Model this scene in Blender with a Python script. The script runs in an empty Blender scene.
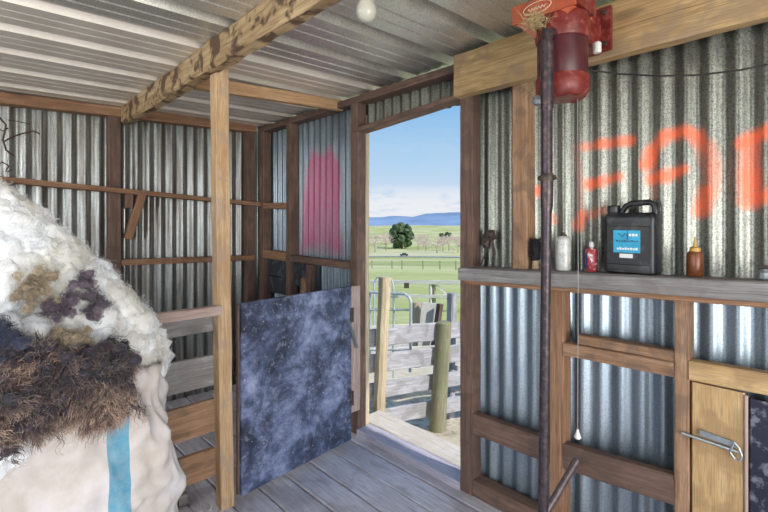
import bpy, math, random
import numpy as np
from mathutils import Vector, Matrix, noise
R = math.radians
random.seed(7); rng = np.random.default_rng(7)
scn = bpy.context.scene
COL = scn.collection
V = Vector

# ------------------------------------------------------------------ camera frame helpers (survey of the place)
CAMH, FPX, YAW, HY = 1.4, 449.0, R(43.4), 222.0
SN, CS = math.sin(YAW), math.cos(YAW)
def ray(px):
    r = (px-384)/FPX
    return SN+CS*r, CS-SN*r
def on_x(px, py, x):          # point of the wall plane x
    dx, dy = ray(px); t = x/dx
    return V((x, t*dy, CAMH-(py-HY)*t/FPX))
def on_y(px, py, y):
    dx, dy = ray(px); t = y/dy
    return V((t*dx, y, CAMH-(py-HY)*t/FPX))
def at_t(px, py, t):
    dx, dy = ray(px)
    return V((t*dx, t*dy, CAMH-(py-HY)*t/FPX))

# ------------------------------------------------------------------ materials
def new_mat(name):
    m = bpy.data.materials.new(name); m.use_nodes = True
    nt = m.node_tree; b = nt.nodes['Principled BSDF']
    return m, nt, b
def N(nt, typ, **kw):
    n = nt.nodes.new(typ)
    for k, v in kw.items():
        if k in n.inputs.keys(): n.inputs[k].default_value = v
        else: setattr(n, k, v)
    return n
def L(nt, a, b): nt.links.new(a, b)
def c4(c): return (c[0], c[1], c[2], 1)
def ramp(nt, fac, stops, interp='LINEAR'):
    n = nt.nodes.new('ShaderNodeValToRGB'); n.color_ramp.interpolation = interp
    el = n.color_ramp.elements
    while len(el) < len(stops): el.new(.5)
    for e, (p, c) in zip(el, stops):
        e.position = p; e.color = c4(c) if hasattr(c, '__len__') else (c, c, c, 1)
    L(nt, fac, n.inputs[0]); return n.outputs[0]
def mixc(nt, fac, a, b, mode='MIX'):
    n = nt.nodes.new('ShaderNodeMix'); n.data_type = 'RGBA'; n.blend_type = mode
    for s, v in ((n.inputs[0], fac), (n.inputs[6], a), (n.inputs[7], b)):
        if hasattr(v, 'is_output') or isinstance(v, bpy.types.NodeSocket): L(nt, v, s)
        elif s == n.inputs[0]: s.default_value = v
        else: s.default_value = c4(v)
    return n.outputs[2]
def coords(nt, kind, scale=(1,1,1), loc=(0,0,0)):
    t = nt.nodes.new('ShaderNodeTexCoord'); mp = nt.nodes.new('ShaderNodeMapping')
    mp.inputs['Scale'].default_value = scale; mp.inputs['Location'].default_value = loc
    L(nt, t.outputs[kind], mp.inputs[0]); return mp.outputs[0]
def noise_t(nt, vec, scale, detail=4, rough=.55, dist=0):
    n = nt.nodes.new('ShaderNodeTexNoise'); n.inputs['Scale'].default_value = scale
    n.inputs['Detail'].default_value = detail; n.inputs['Roughness'].default_value = rough
    n.inputs['Distortion'].default_value = dist
    L(nt, vec, n.inputs['Vector']); return n.outputs[0]
def bump(nt, h, b, strength=.3, dist=.01):
    n = nt.nodes.new('ShaderNodeBump'); n.inputs['Strength'].default_value = strength
    n.inputs['Distance'].default_value = dist
    L(nt, h, n.inputs['Height']); L(nt, n.outputs[0], b.inputs['Normal'])

def wood(name, dark, mid, light, knots=.5, stain=None, stain_amt=.5, rough=.8, blotch=7, ringw=34):
    m, nt, b = new_mat(name)
    uv = coords(nt, 'UV')
    g = coords(nt, 'UV', (1.6, ringw, 1))
    n1 = noise_t(nt, g, 1.6, 6, .62, .6)
    g2 = coords(nt, 'UV', (7, 160, 1)); n2 = noise_t(nt, g2, 1.5, 3, .6)
    n3 = noise_t(nt, uv, 3.2, 3, .5)
    col = ramp(nt, n1, [(.28, dark), (.5, mid), (.74, light)])
    col = mixc(nt, ramp(nt, n2, [(.38, .45), (.56, 0)]), col, tuple(v*.45 for v in dark))
    col = mixc(nt, ramp(nt, n3, [(.35, .55), (.6, 0)]), col, dark, 'MIX')
    vor = nt.nodes.new('ShaderNodeTexVoronoi'); vor.inputs['Scale'].default_value = 1
    L(nt, coords(nt, 'UV', (2.6, 8, 1), (3.3, 1.7, 0)), vor.inputs['Vector'])
    col = mixc(nt, ramp(nt, vor.outputs['Distance'], [(.03, knots), (.15, knots*.5), (.2, 0)]), col, tuple(v*.35 for v in dark))
    ck = noise_t(nt, coords(nt, 'UV', (1.1, 95, 1), (5, 2, 0)), 1.3, 4, .7, .8)
    col = mixc(nt, ramp(nt, ck, [(.30, .85), (.37, 0)]), col, tuple(v*.3 for v in dark))
    if stain:
        s = noise_t(nt, uv, blotch, 3, .55, .4)
        col = mixc(nt, ramp(nt, s, [(.5, 0), (.58, stain_amt)]), col, stain)
    L(nt, col, b.inputs['Base Color']); b.inputs['Roughness'].default_value = rough
    bump(nt, n1, b, .35, .004)
    return m

def corr_metal(name, base, dark, light, metallic=.72, rough=.32, speck=.6, paint=None, streak=.35, axis_scale=(1,1,1)):
    m, nt, b = new_mat(name)
    oc = coords(nt, 'Object')
    sp = noise_t(nt, oc, 150, 3, .75)
    big = noise_t(nt, coords(nt, 'Object', (6, 6, 1.3)), 1, 5, .6)
    st = noise_t(nt, coords(nt, 'Object', (38, 38, 1.6)), 1, 4, .6)
    col = mixc(nt, ramp(nt, big, [(.35, 0), (.65, 1)]), base, light)
    col = mixc(nt, ramp(nt, st, [(.42, streak), (.58, 0)]), col, dark)
    col = mixc(nt, ramp(nt, sp, [(.42, speck), (.54, 0)]), col, tuple(v*.6 for v in dark))
    met = metallic
    if paint:
        at = nt.nodes.new('ShaderNodeAttribute'); at.attribute_name = 'paint'
        pn = noise_t(nt, oc, 60, 4, .7)
        mul = N(nt, 'ShaderNodeMath', operation='MULTIPLY')
        L(nt, at.outputs['Fac'], mul.inputs[0]); 
        L(nt, ramp(nt, pn, [(.25, .45), (.5, 1)]), mul.inputs[1])
        fac = mul.outputs[0]
        col = mixc(nt, fac, col, paint)
        mm = N(nt, 'ShaderNodeMath', operation='MULTIPLY_ADD'); L(nt, fac, mm.inputs[0])
        mm.inputs[1].default_value = -metallic; mm.inputs[2].default_value = metallic
        L(nt, mm.outputs[0], b.inputs['Metallic'])
    else: b.inputs['Metallic'].default_value = met
    L(nt, col, b.inputs['Base Color'])
    L(nt, ramp(nt, big, [(.3, rough-.06), (.7, rough+.12)]), b.inputs['Roughness'])
    bump(nt, sp, b, .12, .002)
    return m

def plain(name, col, rough=.5, metallic=0, var=.25, scale=14, bumps=.1, spots=None, spot_amt=.6, spot_scale=30, coord='Object'):
    m, nt, b = new_mat(name)
    oc = coords(nt, coord)
    n = noise_t(nt, oc, scale, 5, .6)
    c = ramp(nt, n, [(.3, tuple(v*(1-var) for v in col)), (.7, tuple(min(1, v*(1+var)) for v in col))])
    if spots:
        s = noise_t(nt, oc, spot_scale, 4, .65)
        c = mixc(nt, ramp(nt, s, [(.52, 0), (.62, spot_amt)]), c, spots)
    L(nt, c, b.inputs['Base Color'])
    b.inputs['Roughness'].default_value = rough; b.inputs['Metallic'].default_value = metallic
    if bumps: bump(nt, n, b, bumps, .004)
    return m

M = {}
M['stud'] = wood('stud_timber', (.20,.10,.055), (.36,.20,.115), (.50,.31,.19), .6)
M['stud_dark'] = wood('old_stud_timber', (.10,.062,.052), (.20,.12,.09), (.30,.19,.145), .6, (.09,.06,.05), .5)
M['post'] = wood('pale_post_timber', (.42,.25,.12), (.62,.42,.24), (.76,.57,.37), .7, (.40,.29,.22), .55)
M['beam_header'] = wood('header_beam_timber', (.33,.20,.085), (.52,.35,.165), (.64,.47,.26), .7, (.28,.20,.13), .6, blotch=5)
M['beam_log'] = wood('blotched_beam_timber', (.28,.17,.08), (.56,.40,.22), (.72,.56,.36), .3, (.085,.045,.028), .92, blotch=9)
M['purlin'] = wood('purlin_timber', (.38,.21,.10), (.56,.35,.19), (.66,.46,.28), .5)
M['grey_board'] = wood('weathered_grey_board', (.17,.16,.16), (.31,.30,.30), (.46,.45,.45), .5, (.16,.13,.12), .4)
M['brown_board'] = wood('brown_yard_board', (.24,.13,.07), (.42,.25,.15), (.55,.37,.25), .5, (.13,.09,.07), .5)
M['pink_rail'] = wood('pale_pink_rail', (.34,.24,.21), (.52,.39,.35), (.64,.53,.49), .4)
M['floor'] = wood('floor_planks', (.46,.45,.50), (.70,.68,.76), (.86,.84,.92), .35, (.30,.27,.28), .4, rough=.75, blotch=3.5)
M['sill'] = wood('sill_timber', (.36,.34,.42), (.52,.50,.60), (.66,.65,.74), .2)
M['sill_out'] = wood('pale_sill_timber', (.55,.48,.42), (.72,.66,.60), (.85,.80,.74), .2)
M['yard_post'] = wood('yard_post_timber', (.42,.33,.21), (.62,.52,.36), (.78,.70,.54), .3)
M['green_post'] = wood('mossy_post_timber', (.20,.19,.12), (.34,.32,.21), (.50,.46,.34), .3, (.22,.26,.13), .5)
M['yard_board'] = wood('bleached_yard_board', (.36,.36,.40), (.54,.54,.60), (.72,.72,.76), .2, (.26,.24,.24), .5)
M['far_rail'] = wood('far_rail_timber', (.60,.58,.52), (.74,.72,.66), (.82,.80,.76), 0)
M['ply'] = wood('plywood_panel', (.42,.26,.12), (.60,.41,.20), (.72,.53,.30), .4, (.30,.18,.09), .55, blotch=6, ringw=12)
M['corr_wall'] = corr_metal('weathered_corrugated_iron', (.25,.26,.23), (.10,.10,.09), (.39,.40,.36), paint=(.95,.17,.06))
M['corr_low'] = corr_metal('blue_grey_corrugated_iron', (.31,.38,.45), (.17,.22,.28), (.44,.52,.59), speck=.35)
M['corr_back'] = corr_metal('old_corrugated_iron', (.37,.385,.38), (.17,.145,.125), (.54,.57,.57), speck=.4, streak=.7)
M['corr_pink'] = corr_metal('pink_marked_corrugated_iron', (.22,.27,.31), (.10,.12,.15), (.32,.37,.41), speck=.4, paint=(.46,.04,.15))
M['roof_galv'] = corr_metal('galvanised_roof_iron', (.72,.71,.66), (.38,.38,.36), (.80,.79,.73), metallic=.7, rough=.36, speck=.35, streak=.1)
M['roof_white'] = corr_metal('pale_coated_roof_iron', (.74,.69,.61), (.60,.55,.50), (.82,.77,.69), metallic=.3, rough=.38, speck=.06, streak=.1)
M['gate'] = None
def gate_mat():
    m, nt, b = new_mat('scuffed_black_paint'); oc = coords(nt, 'Object')
    a = noise_t(nt, oc, 4.5, 8, .72, .3); f = noise_t(nt, oc, 22, 6, .7, .5)
    c = ramp(nt, a, [(.40, (.022,.028,.055)), (.50, (.07,.09,.17)), (.58, (.18,.22,.37)), (.70, (.38,.44,.62))])
    c = mixc(nt, ramp(nt, f, [(.55, 0), (.72, .7)]), c, (.40,.44,.56))
    s = noise_t(nt, oc, 90, 2, .5)
    c = mixc(nt, ramp(nt, s, [(.70, 0), (.74, .9)]), c, (.6,.6,.66))
    L(nt, c, b.inputs['Base Color']); b.inputs['Roughness'].default_value = .6
    bump(nt, f, b, .15, .003); return m
M['gate'] = gate_mat()
M['black_board'] = plain('black_stained_board', (.03,.035,.045), .7, spots=(.14,.15,.17), spot_amt=.5, spot_scale=12)
M['black_panel'] = plain('black_panel_sheet', (.012,.014,.035), .45, spots=(.25,.26,.32), spot_amt=.6, spot_scale=26)
M['red'] = plain('red_enamel', (.17,.018,.014), .45, 0, .3, 20, spots=(.32,.10,.08), spot_amt=.6, spot_scale=40)
M['orange'] = plain('faded_orange_enamel', (.42,.085,.035), .5, 0, .2, 20, spots=(.40,.12,.07), spot_amt=.6, spot_scale=35)
M['maroon'] = plain('dark_maroon_casing', (.075,.014,.02), .4, 0, .3, 20)
M['logo'] = plain('cream_logo_paint', (.80,.62,.48), .6, var=.1)
M['tube'] = plain('dark_tube_steel', (.06,.045,.055), .38, .5, .4, 60, spots=(.18,.12,.10), spot_amt=.5, spot_scale=50)
M['steel'] = plain('bright_steel', (.34,.38,.41), .4, .7, .2, 60)
M['dark_steel'] = plain('dark_rusty_steel', (.075,.065,.06), .6, .4, .4, 60, spots=(.16,.09,.05))
M['black_plastic'] = plain('black_plastic', (.014,.015,.019), .38, 0, .2, 20, spots=(.09,.09,.1), spot_amt=.4, spot_scale=18)
M['label_blue'] = plain('blue_label_print', (.03,.36,.60), .5, var=.25, scale=20)
M['ink'] = plain('dark_print', (.015,.03,.06), .5)
M['white_print'] = plain('white_print', (.75,.77,.78), .5, var=.08)
M['amber'] = plain('amber_plastic', (.18,.055,.02), .3, 0, .3, 30)
M['yellow_cap'] = plain('ochre_nozzle_plastic', (.62,.36,.08), .45, var=.15)
M['can_white'] = plain('dusty_white_can', (.62,.62,.60), .4, .1, .15, 40, spots=(.30,.33,.32), spot_amt=.7, spot_scale=55)
M['can_red'] = plain('red_bottle_label', (.40,.04,.06), .45, var=.2, spots=(.75,.73,.72), spot_amt=.9, spot_scale=60)
M['can_blue'] = plain('navy_print', (.04,.05,.22), .45)
M['bristle'] = plain('black_bristle', (.012,.012,.016), .8)
M['tan_plastic'] = plain('tan_handle', (.42,.30,.20), .6)
M['cable'] = plain('black_cable', (.015,.015,.015), .5)
M['cord'] = plain('grey_string', (.32,.31,.30), .8)
M['knob'] = plain('white_knob_plastic', (.78,.76,.72), .4, var=.05)
M['bulb'] = plain('frosted_dusty_glass', (.46,.45,.38), .22, 0, .08, 12, 0)
M['socket'] = plain('grey_lamp_holder', (.38,.38,.35), .5)
M['straw'] = plain('dry_straw', (.50,.38,.20), .8, var=.35, scale=60)
M['rope'] = plain('brown_bark_cord', (.10,.055,.045), .85, var=.4, scale=60)
M['pipe'] = plain('scuffed_pipe_steel', (.16,.13,.14), .35, .6, .35, 50)
M['gal_pipe'] = plain('galvanised_pipe', (.62,.70,.72), .4, .3, .15, 20)
def sack_mat():
    m, nt, b = new_mat('woven_white_sacking')
    tc = nt.nodes.new('ShaderNodeTexCoord'); sx = nt.nodes.new('ShaderNodeSeparateXYZ')
    L(nt, tc.outputs['UV'], sx.inputs[0])
    wv = noise_t(nt, coords(nt, 'Object', (1, 1, 1)), 7, 5, .6)
    c = ramp(nt, wv, [(.3, (.46,.40,.35)), (.5, (.60,.55,.52)), (.65, (.68,.65,.67))])
    d = N(nt, 'ShaderNodeMath', operation='SUBTRACT'); L(nt, sx.outputs[0], d.inputs[0]); d.inputs[1].default_value = .0
    a = N(nt, 'ShaderNodeMath', operation='ABSOLUTE'); L(nt, d.outputs[0], a.inputs[0])
    lt = N(nt, 'ShaderNodeMath', operation='LESS_THAN'); L(nt, a.outputs[0], lt.inputs[0]); lt.inputs[1].default_value = .029
    fad = noise_t(nt, coords(nt, 'Object', (1, 1, 1)), 26, 4, .7)
    mu = N(nt, 'ShaderNodeMath', operation='MULTIPLY'); L(nt, lt.outputs[0], mu.inputs[0])
    L(nt, ramp(nt, fad, [(.2, .65), (.6, .95)]), mu.inputs[1])
    c = mixc(nt, mu.outputs[0], c, (.07,.29,.43))
    L(nt, c, b.inputs['Base Color']); b.inputs['Roughness'].default_value = .6
    w = nt.nodes.new('ShaderNodeTexWave'); w.inputs['Scale'].default_value = 120; w.wave_type = 'BANDS'
    L(nt, coords(nt, 'Object'), w.inputs['Vector'])
    bump(nt, w.outputs[0], b, .12, .001)
    return m
M['sack'] = sack_mat()
def wool_mat(name, stops, scale=9, sss=.0):
    m, nt, b = new_mat(name); oc = coords(nt, 'Object')
    n = noise_t(nt, oc, scale, 5, .65, .4)
    c = ramp(nt, n, stops)
    L(nt, c, b.inputs['Base Color']); b.inputs['Roughness'].default_value = .9
    b.inputs['Sheen Weight'].default_value = .35
    f = noise_t(nt, oc, 55, 5, .7, 1.0); bump(nt, f, b, .5, .01)
    return m
M['wool_white'] = wool_mat('white_wool', [(.30,(.62,.52,.34)), (.40,(.78,.76,.70)), (.52,(.90,.91,.93)), (.8,(.82,.87,.96))], 5)
M['wool_purple'] = wool_mat('dark_purple_wool', [(.3,(.03,.02,.03)), (.5,(.10,.07,.10)), (.7,(.26,.20,.25))], 22)
M['wool_navy'] = wool_mat('navy_black_wool', [(.3,(.012,.016,.035)), (.5,(.03,.04,.09)), (.7,(.08,.09,.17))], 22)
M['wool_tan'] = wool_mat('stained_tan_wool', [(.3,(.16,.12,.08)), (.5,(.42,.33,.22)), (.7,(.62,.55,.42))], 18)
def dark_lock_mat():
    m, nt, b = new_mat('brown_black_fleece_locks')
    tc = nt.nodes.new('ShaderNodeTexCoord'); sx = nt.nodes.new('ShaderNodeSeparateXYZ'); L(nt, tc.outputs['UV'], sx.inputs[0])
    c = ramp(nt, sx.outputs[1], [(0, (.018,.014,.026)), (.35, (.06,.035,.045)), (.65, (.22,.13,.10)), (1, (.60,.42,.30))])
    n = noise_t(nt, coords(nt, 'Object'), 9, 4, .6)
    c = mixc(nt, ramp(nt, n, [(.4, .75), (.62, 0)]), c, (.022,.018,.034))
    L(nt, c, b.inputs['Base Color']); b.inputs['Roughness'].default_value = .7
    b.inputs['Sheen Weight'].default_value = .3
    return m
M['locks'] = dark_lock_mat()
M['dirt'] = plain('dry_yard_dirt', (.62,.54,.42), .95, 0, .35, 5, .5, spots=(.24,.20,.13), spot_amt=.6, spot_scale=14)
M['leaf'] = plain('dark_green_foliage', (.06,.10,.04), .7, 0, .5, .4, 0)
M['scrub'] = plain('pinkish_bare_twigs', (.66,.52,.47), .8, 0, .25, .3, 0)
M['bark'] = plain('grey_bark', (.30,.24,.20), .9, 0, .3, 2, 0)
M['road'] = plain('pale_road_seal', (.48,.47,.46), .8, 0, .08, .3, 0)
M['car'] = plain('dark_blue_car_paint', (.04,.06,.10), .3, .3, .05, 2, 0)
M['glass'] = plain('car_window_glass', (.08,.09,.10), .1, 0, .02, 2, 0)
M['tyre'] = plain('black_tyre', (.02,.02,.02), .8)
M['hill'] = plain('far_hill_haze_blue', (.22,.32,.49), 1, 0, .25, .0015, 0, spots=(.22,.32,.46), spot_amt=.7, spot_scale=.003)  # haze of distance is mixed into the base blue of the hills
def pasture_mat():
    m, nt, b = new_mat('pasture_grass'); oc = coords(nt, 'Object')
    a = noise_t(nt, oc, .02, 5, .6); f = noise_t(nt, oc, .9, 5, .7)
    c = ramp(nt, a, [(.38, (.36,.39,.12)), (.5, (.52,.53,.20)), (.6, (.62,.56,.34))])
    c = mixc(nt, ramp(nt, f, [(.5, 0), (.7, .5)]), c, (.66,.62,.42))
    L(nt, c, b.inputs['Base Color']); b.inputs['Roughness'].default_value = 1
    return m
M['pasture'] = pasture_mat()

# ------------------------------------------------------------------ mesh builder
class MB:
    def __init__(s): s.v = []; s.f = []; s.uv = []; s.mi = []; s.cur = 0
    def face(s, idx, uvs=None):
        s.f.append(idx); s.uv.append(uvs or [(0, 0)]*len(idx)); s.mi.append(s.cur)
    def beam(s, a, b, w, h, up=(0, 0, 1), ch=.004, jit=.0012, seg=None, taper=1.0):
        a, b = V(a), V(b); d = (b-a); ln = d.length; d.normalize()
        side = d.cross(V(up)).normalized(); u = side.cross(d).normalized()
        ch = min(ch, w*.3, h*.3); n = seg or max(1, int(ln/.12))
        prof = [(-w/2+ch, -h/2), (w/2-ch, -h/2), (w/2, -h/2+ch), (w/2, h/2-ch), (w/2-ch, h/2), (-w/2+ch, h/2), (-w/2, h/2-ch), (-w/2, -h/2+ch)]
        per = [0]
        for i in range(8):
            p, q = prof[i], prof[(i+1) % 8]; per.append(per[-1]+math.hypot(q[0]-p[0], q[1]-p[1]))
        u0 = random.uniform(0, 20); v0 = random.uniform(0, 20); base = len(s.v)
        bow = random.uniform(-1, 1)*jit*1.5
        for k in range(n+1):
            t = k/n; sc = 1+(taper-1)*t
            off = side*(bow*math.sin(t*math.pi)*2)
            for (x, y) in prof:
                p = a+d*(ln*t)+side*(x*sc+random.uniform(-jit, jit))+u*(y*sc+random.uniform(-jit, jit))+off
                s.v.append(p)
        for k in range(n):
            for i in range(8):
                j = (i+1) % 8
                A = base+k*8+i; B = base+k*8+j
                s.face([A, B, B+8, A+8], [(u0+ln*k/n, v0+per[i]), (u0+ln*k/n, v0+per[i+1]), (u0+ln*(k+1)/n, v0+per[i+1]), (u0+ln*(k+1)/n, v0+per[i])])
        for k, rev in ((0, True), (n, False)):
            ids = [base+k*8+i for i in range(8)]; uvs = [(u0+p[0]*.6, v0+p[1]) for p in prof]
            if rev: ids.reverse(); uvs.reverse()
            s.face(ids, uvs)
        return s
    def box(s, lo, hi, ch=.003):
        lo, hi = V(lo), V(hi); c = (lo+hi)/2; d = hi-lo
        ax = max(range(3), key=lambda i: d[i]); a = c.copy(); b = c.copy(); a[ax] = lo[ax]; b[ax] = hi[ax]
        up = (0, 0, 1) if ax != 2 else (0, 1, 0)
        if ax == 0: w, h = d[1], d[2]
        elif ax == 1: w, h = d[0], d[2]
        else: w, h = d[0], d[1]
        return s.beam(a, b, w, h, up, ch, 0, 1)
    def tube(s, pts, rad, n=8, cap=True):
        pts = [V(p) for p in pts]
        if not hasattr(rad, '__len__'): rad = [rad]*len(pts)
        base = len(s.v); prev = None; ln = 0
        for k, p in enumerate(pts):
            d = (pts[min(k+1, len(pts)-1)]-pts[max(k-1, 0)])
            d = d.normalized() if d.length > 1e-9 else V((0, 0, 1))
            if prev is None:
                x = d.cross(V((0, 0, 1)) if abs(d.z) < .9 else V((1, 0, 0))).normalized()
            else: x = (prev-d*prev.dot(d)).normalized()
            prev = x; y = d.cross(x)
            for i in range(n):
                a = 2*math.pi*i/n; s.v.append(p+x*(math.cos(a)*rad[k])+y*(math.sin(a)*rad[k]))
        for k in range(len(pts)-1):
            l2 = ln+(pts[k+1]-pts[k]).length
            for i in range(n):
                A = base+k*n+i; B = base+k*n+(i+1) % n
                v1 = i/n*.3; v2 = (i+1)/n*.3
                s.face([A, B, B+n, A+n], [(ln, v1), (ln, v2), (l2, v2), (l2, v1)])
            ln = l2
        if cap:
            s.face([base+i for i in range(n)][::-1]); e = base+(len(pts)-1)*n; s.face([e+i for i in range(n)])
        return s
    def lathe(s, c, prof, n=24, sx=1, sy=1):
        c = V(c); base = len(s.v)
        for (r, z) in prof:
            for i in range(n):
                a = 2*math.pi*i/n; s.v.append(c+V((math.cos(a)*r*sx, math.sin(a)*r*sy, z)))
        for k in range(len(prof)-1):
            for i in range(n):
                A = base+k*n+i; B = base+k*n+(i+1) % n
                s.face([A, B, B+n, A+n], [(i/n, prof[k][1]), ((i+1)/n, prof[k][1]), ((i+1)/n, prof[k+1][1]), (i/n, prof[k+1][1])])
        s.face([base+i for i in range(n)][::-1]); e = base+(len(prof)-1)*n; s.face([e+i for i in range(n)])
        return s
    def blob(s, c, r, sub=3, disp=.25, freq=4, squash=(1, 1, 1), billow=False):
        import bmesh
        bm = bmesh.new(); bmesh.ops.create_icosphere(bm, subdivisions=sub, radius=1)
        base = len(s.v); c = V(c); off = V((random.uniform(0, 50),)*3)
        for v in bm.verts:
            d = v.co.normalized(); q = c+V((d.x*squash[0], d.y*squash[1], d.z*squash[2]))*r
            if billow:
                k = 1+disp*((.5-abs(noise.noise(q*freq+off))*2)+.55*(.5-abs(noise.noise(q*freq*2.3+off))*2)+.35*(.5-abs(noise.noise(q*freq*5+off))*2)+.2*noise.noise(q*freq*11+off))
            else: k = 1+disp*noise.fractal(q*freq+off, 1.0, 2.0, 4)
            s.v.append(c+V((d.x*squash[0], d.y*squash[1], d.z*squash[2]))*r*k)
        for f in bm.faces: s.face([base+v.index for v in f.verts])
        bm.free(); return s
    def grid(s, P, nu, nv, uvf=None):       # P[i][j] points, closed=False
        base = len(s.v)
        for i in range(nu):
            for j in range(nv): s.v.append(V(P(i, j)))
        for i in range(nu-1):
            for j in range(nv-1):
                A = base+i*nv+j
                ids = [A, A+nv, A+nv+1, A+1]
                uv = [uvf(i, j), uvf(i+1, j), uvf(i+1, j+1), uvf(i, j+1)] if uvf else None
                s.face(ids, uv)
        return s
    def build(s, name, mat, parent=None, smooth=False):
        me = bpy.data.meshes.new(name)
        me.from_pydata([tuple(v) for v in s.v], [], s.f)
        uvl = me.uv_layers.new(name='UVMap'); k = 0
        flat = []
        for u in s.uv:
            for p in u: flat += [p[0], p[1]]
        uvl.data.foreach_set('uv', flat)
        mats = mat if isinstance(mat, (list, tuple)) else [mat]
        for m in mats: me.materials.append(M[m] if isinstance(m, str) else m)
        me.polygons.foreach_set('material_index', s.mi)
        if smooth: me.polygons.foreach_set('use_smooth', [True]*len(s.f))
        me.update()
        return link(name, me, parent)
def world_loc(o):
    l = V((0, 0, 0))
    while o: l += o.location; o = o.parent
    return l
def link(name, me, parent=None):
    o = bpy.data.objects.new(name, me); COL.objects.link(o)
    if parent:
        o.parent = parent; me.transform(Matrix.Translation(-world_loc(parent)))
    else:
        # origin at the thing's base centre
        xs = np.empty(len(me.vertices)*3); me.vertices.foreach_get('co', xs); xs = xs.reshape(-1, 3)
        c = (xs.min(0)+xs.max(0))/2; c[2] = xs[:, 2].min()
        me.transform(Matrix.Translation(-V(c))); o.location = V(c)
    return o
def tag(o, label, cat, group=None, kind=None):
    o['label'] = label; o['category'] = cat
    if group: o['group'] = group
    if kind: o['kind'] = kind
    return o
def thing(name, label, cat, loc, group=None):
    o = bpy.data.objects.new(name, None); COL.objects.link(o); o.location = V(loc); o.empty_display_size = .05
    return tag(o, label, cat, group)
def struct(name, loc=(0, 0, 0), label=None):
    o = bpy.data.objects.new(name, None); COL.objects.link(o); o.location = V(loc); o['kind'] = 'structure'; o.empty_display_size = .05
    if label: o['label'] = label
    return o
def one(name, mb, mat, label, cat, group=None, smooth=False, kind=None):
    return tag(mb.build(name, mat, None, smooth), label, cat, group, kind)
def auto(o, ang=35):
    me = o.data
    me.polygons.foreach_set('use_smooth', [True]*len(me.polygons))
    try: me.set_sharp_from_angle(angle=R(ang))
    except Exception: pass
    return o
def strands(name, roots, dirs, length, width, mat, parent=None, curl=.5, droop=.0, segs=6, bundle=1, spread=.008, conv=.5, rnd=.12, wave=False):
    roots = np.asarray(roots, float); dirs = np.asarray(dirs, float); nb_ = len(roots)
    bl = rng.uniform(.55, 1.25, nb_); bph = rng.uniform(0, 6.28, nb_); bax = rng.normal(size=(nb_, 3))
    rp = lambda a: np.repeat(a, bundle, axis=0)
    center = rp(roots); dirs = rp(dirs); n = nb_*bundle
    off = rng.normal(size=(n, 3))*spread*(bundle > 1)
    ax = rp(bax)+rng.normal(size=(n, 3))*.15; ax -= (ax*dirs).sum(1)[:, None]*dirs; ax /= np.linalg.norm(ax, axis=1)[:, None]
    ln = (rp(bl)*rng.uniform(.85, 1.1, n)*length)[:, None]/segs; ph = rp(bph)[:, None]+rng.normal(size=(n, 1))*.2
    P = np.zeros((n, segs+1, 3)); P[:, 0] = center; d = dirs.copy()
    for k in range(segs):
        a = curl*np.sin(ph+k*1.05) if wave else curl*np.ones((n, 1))
        d = d*np.cos(a)+np.cross(ax, d)*np.sin(a)+rng.normal(size=(n, 3))*rnd; d[:, 2] -= droop
        d /= np.linalg.norm(d, axis=1)[:, None]
        P[:, k+1] = P[:, k]+d*ln
    P += off[:, None, :]*(1-conv*np.linspace(0, 1, segs+1)[None, :, None])
    w = rng.normal(size=(n, 3)); w -= (w*dirs).sum(1)[:, None]*dirs; w /= np.linalg.norm(w, axis=1)[:, None]
    t = np.linspace(1, .35, segs+1)[None, :, None]
    A = P+w[:, None]*width*t; B = P-w[:, None]*width*t
    vs = np.stack([A, B], 2).reshape(-1, 3)
    base = (np.arange(n)*(segs+1)*2)[:, None]; k = np.arange(segs)[None]*2
    f = np.stack([base+k, base+k+1, base+k+3, base+k+2], -1).reshape(-1, 4)
    me = bpy.data.meshes.new(name)
    me.vertices.add(len(vs)); me.vertices.foreach_set('co', vs.ravel())
    me.loops.add(f.size); me.loops.foreach_set('vertex_index', f.ravel().astype(np.int32))
    me.polygons.add(len(f)); me.polygons.foreach_set('loop_start', (np.arange(len(f))*4).astype(np.int32))
    me.update(calc_edges=True)
    uv = me.uv_layers.new(name='UVMap'); t0 = np.tile(np.arange(segs)/segs, n); t1 = t0+1/segs
    U = np.zeros((len(f), 4, 2)); U[:, 0, 1] = t0; U[:, 1, 1] = t0; U[:, 2, 1] = t1; U[:, 3, 1] = t1; U[:, 1, 0] = 1; U[:, 2, 0] = 1
    uv.data.foreach_set('uv', U.ravel()); me.materials.append(M[mat] if isinstance(mat, str) else mat)
    me.polygons.foreach_set('use_smooth', [True]*len(f)); me.update()
    return link(name, me, parent)

# ================================================================== SHELL
XW = 1.90        # inner face of the door wall framing
XS = 1.988       # corrugated sheet of the door wall
YB = 3.62        # inner face of the back wall framing
YS = 3.705
X0, Y0 = -2.4, -2.4
DY0, DY1 = 1.432, 2.262   # door opening
def ceil_z(x, y): return 2.275+.02*x-.02*y

# ---- floor: planks running along y
fl = MB(); xb = 1.317-.17*22; i = 0
xe = []
x = X0
xs = [1.975-.0-.0]
edges = [1.99, 1.83, 1.66, 1.487, 1.317, 1.149]
while edges[-1] > X0: edges.append(edges[-1]-.168-random.uniform(-.008, .008))
for a, b in zip(edges[1:], edges[:-1]):
    cut = random.uniform(-.9, .6)
    for (ya, yb) in ((Y0, cut-.002), (cut+.002, 3.70)):
        fl.beam(((a+b)/2, ya, -.02), ((a+b)/2, yb, -.02), (b-a)-.010, .04, ch=.005, jit=.0018)
o = fl.build('floor', 'floor'); o['kind'] = 'structure'
o['label'] = 'grey weathered plank floor of the shed'
jo = MB()
for k in range(12): jo.box((X0, Y0+.05+k*.53, -.14), (1.95, Y0+.1+k*.53, -.042))
o = jo.build('floor', 'stud_dark'); o['kind'] = 'structure'; o['label'] = 'dark joists under the floor planks'
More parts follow.
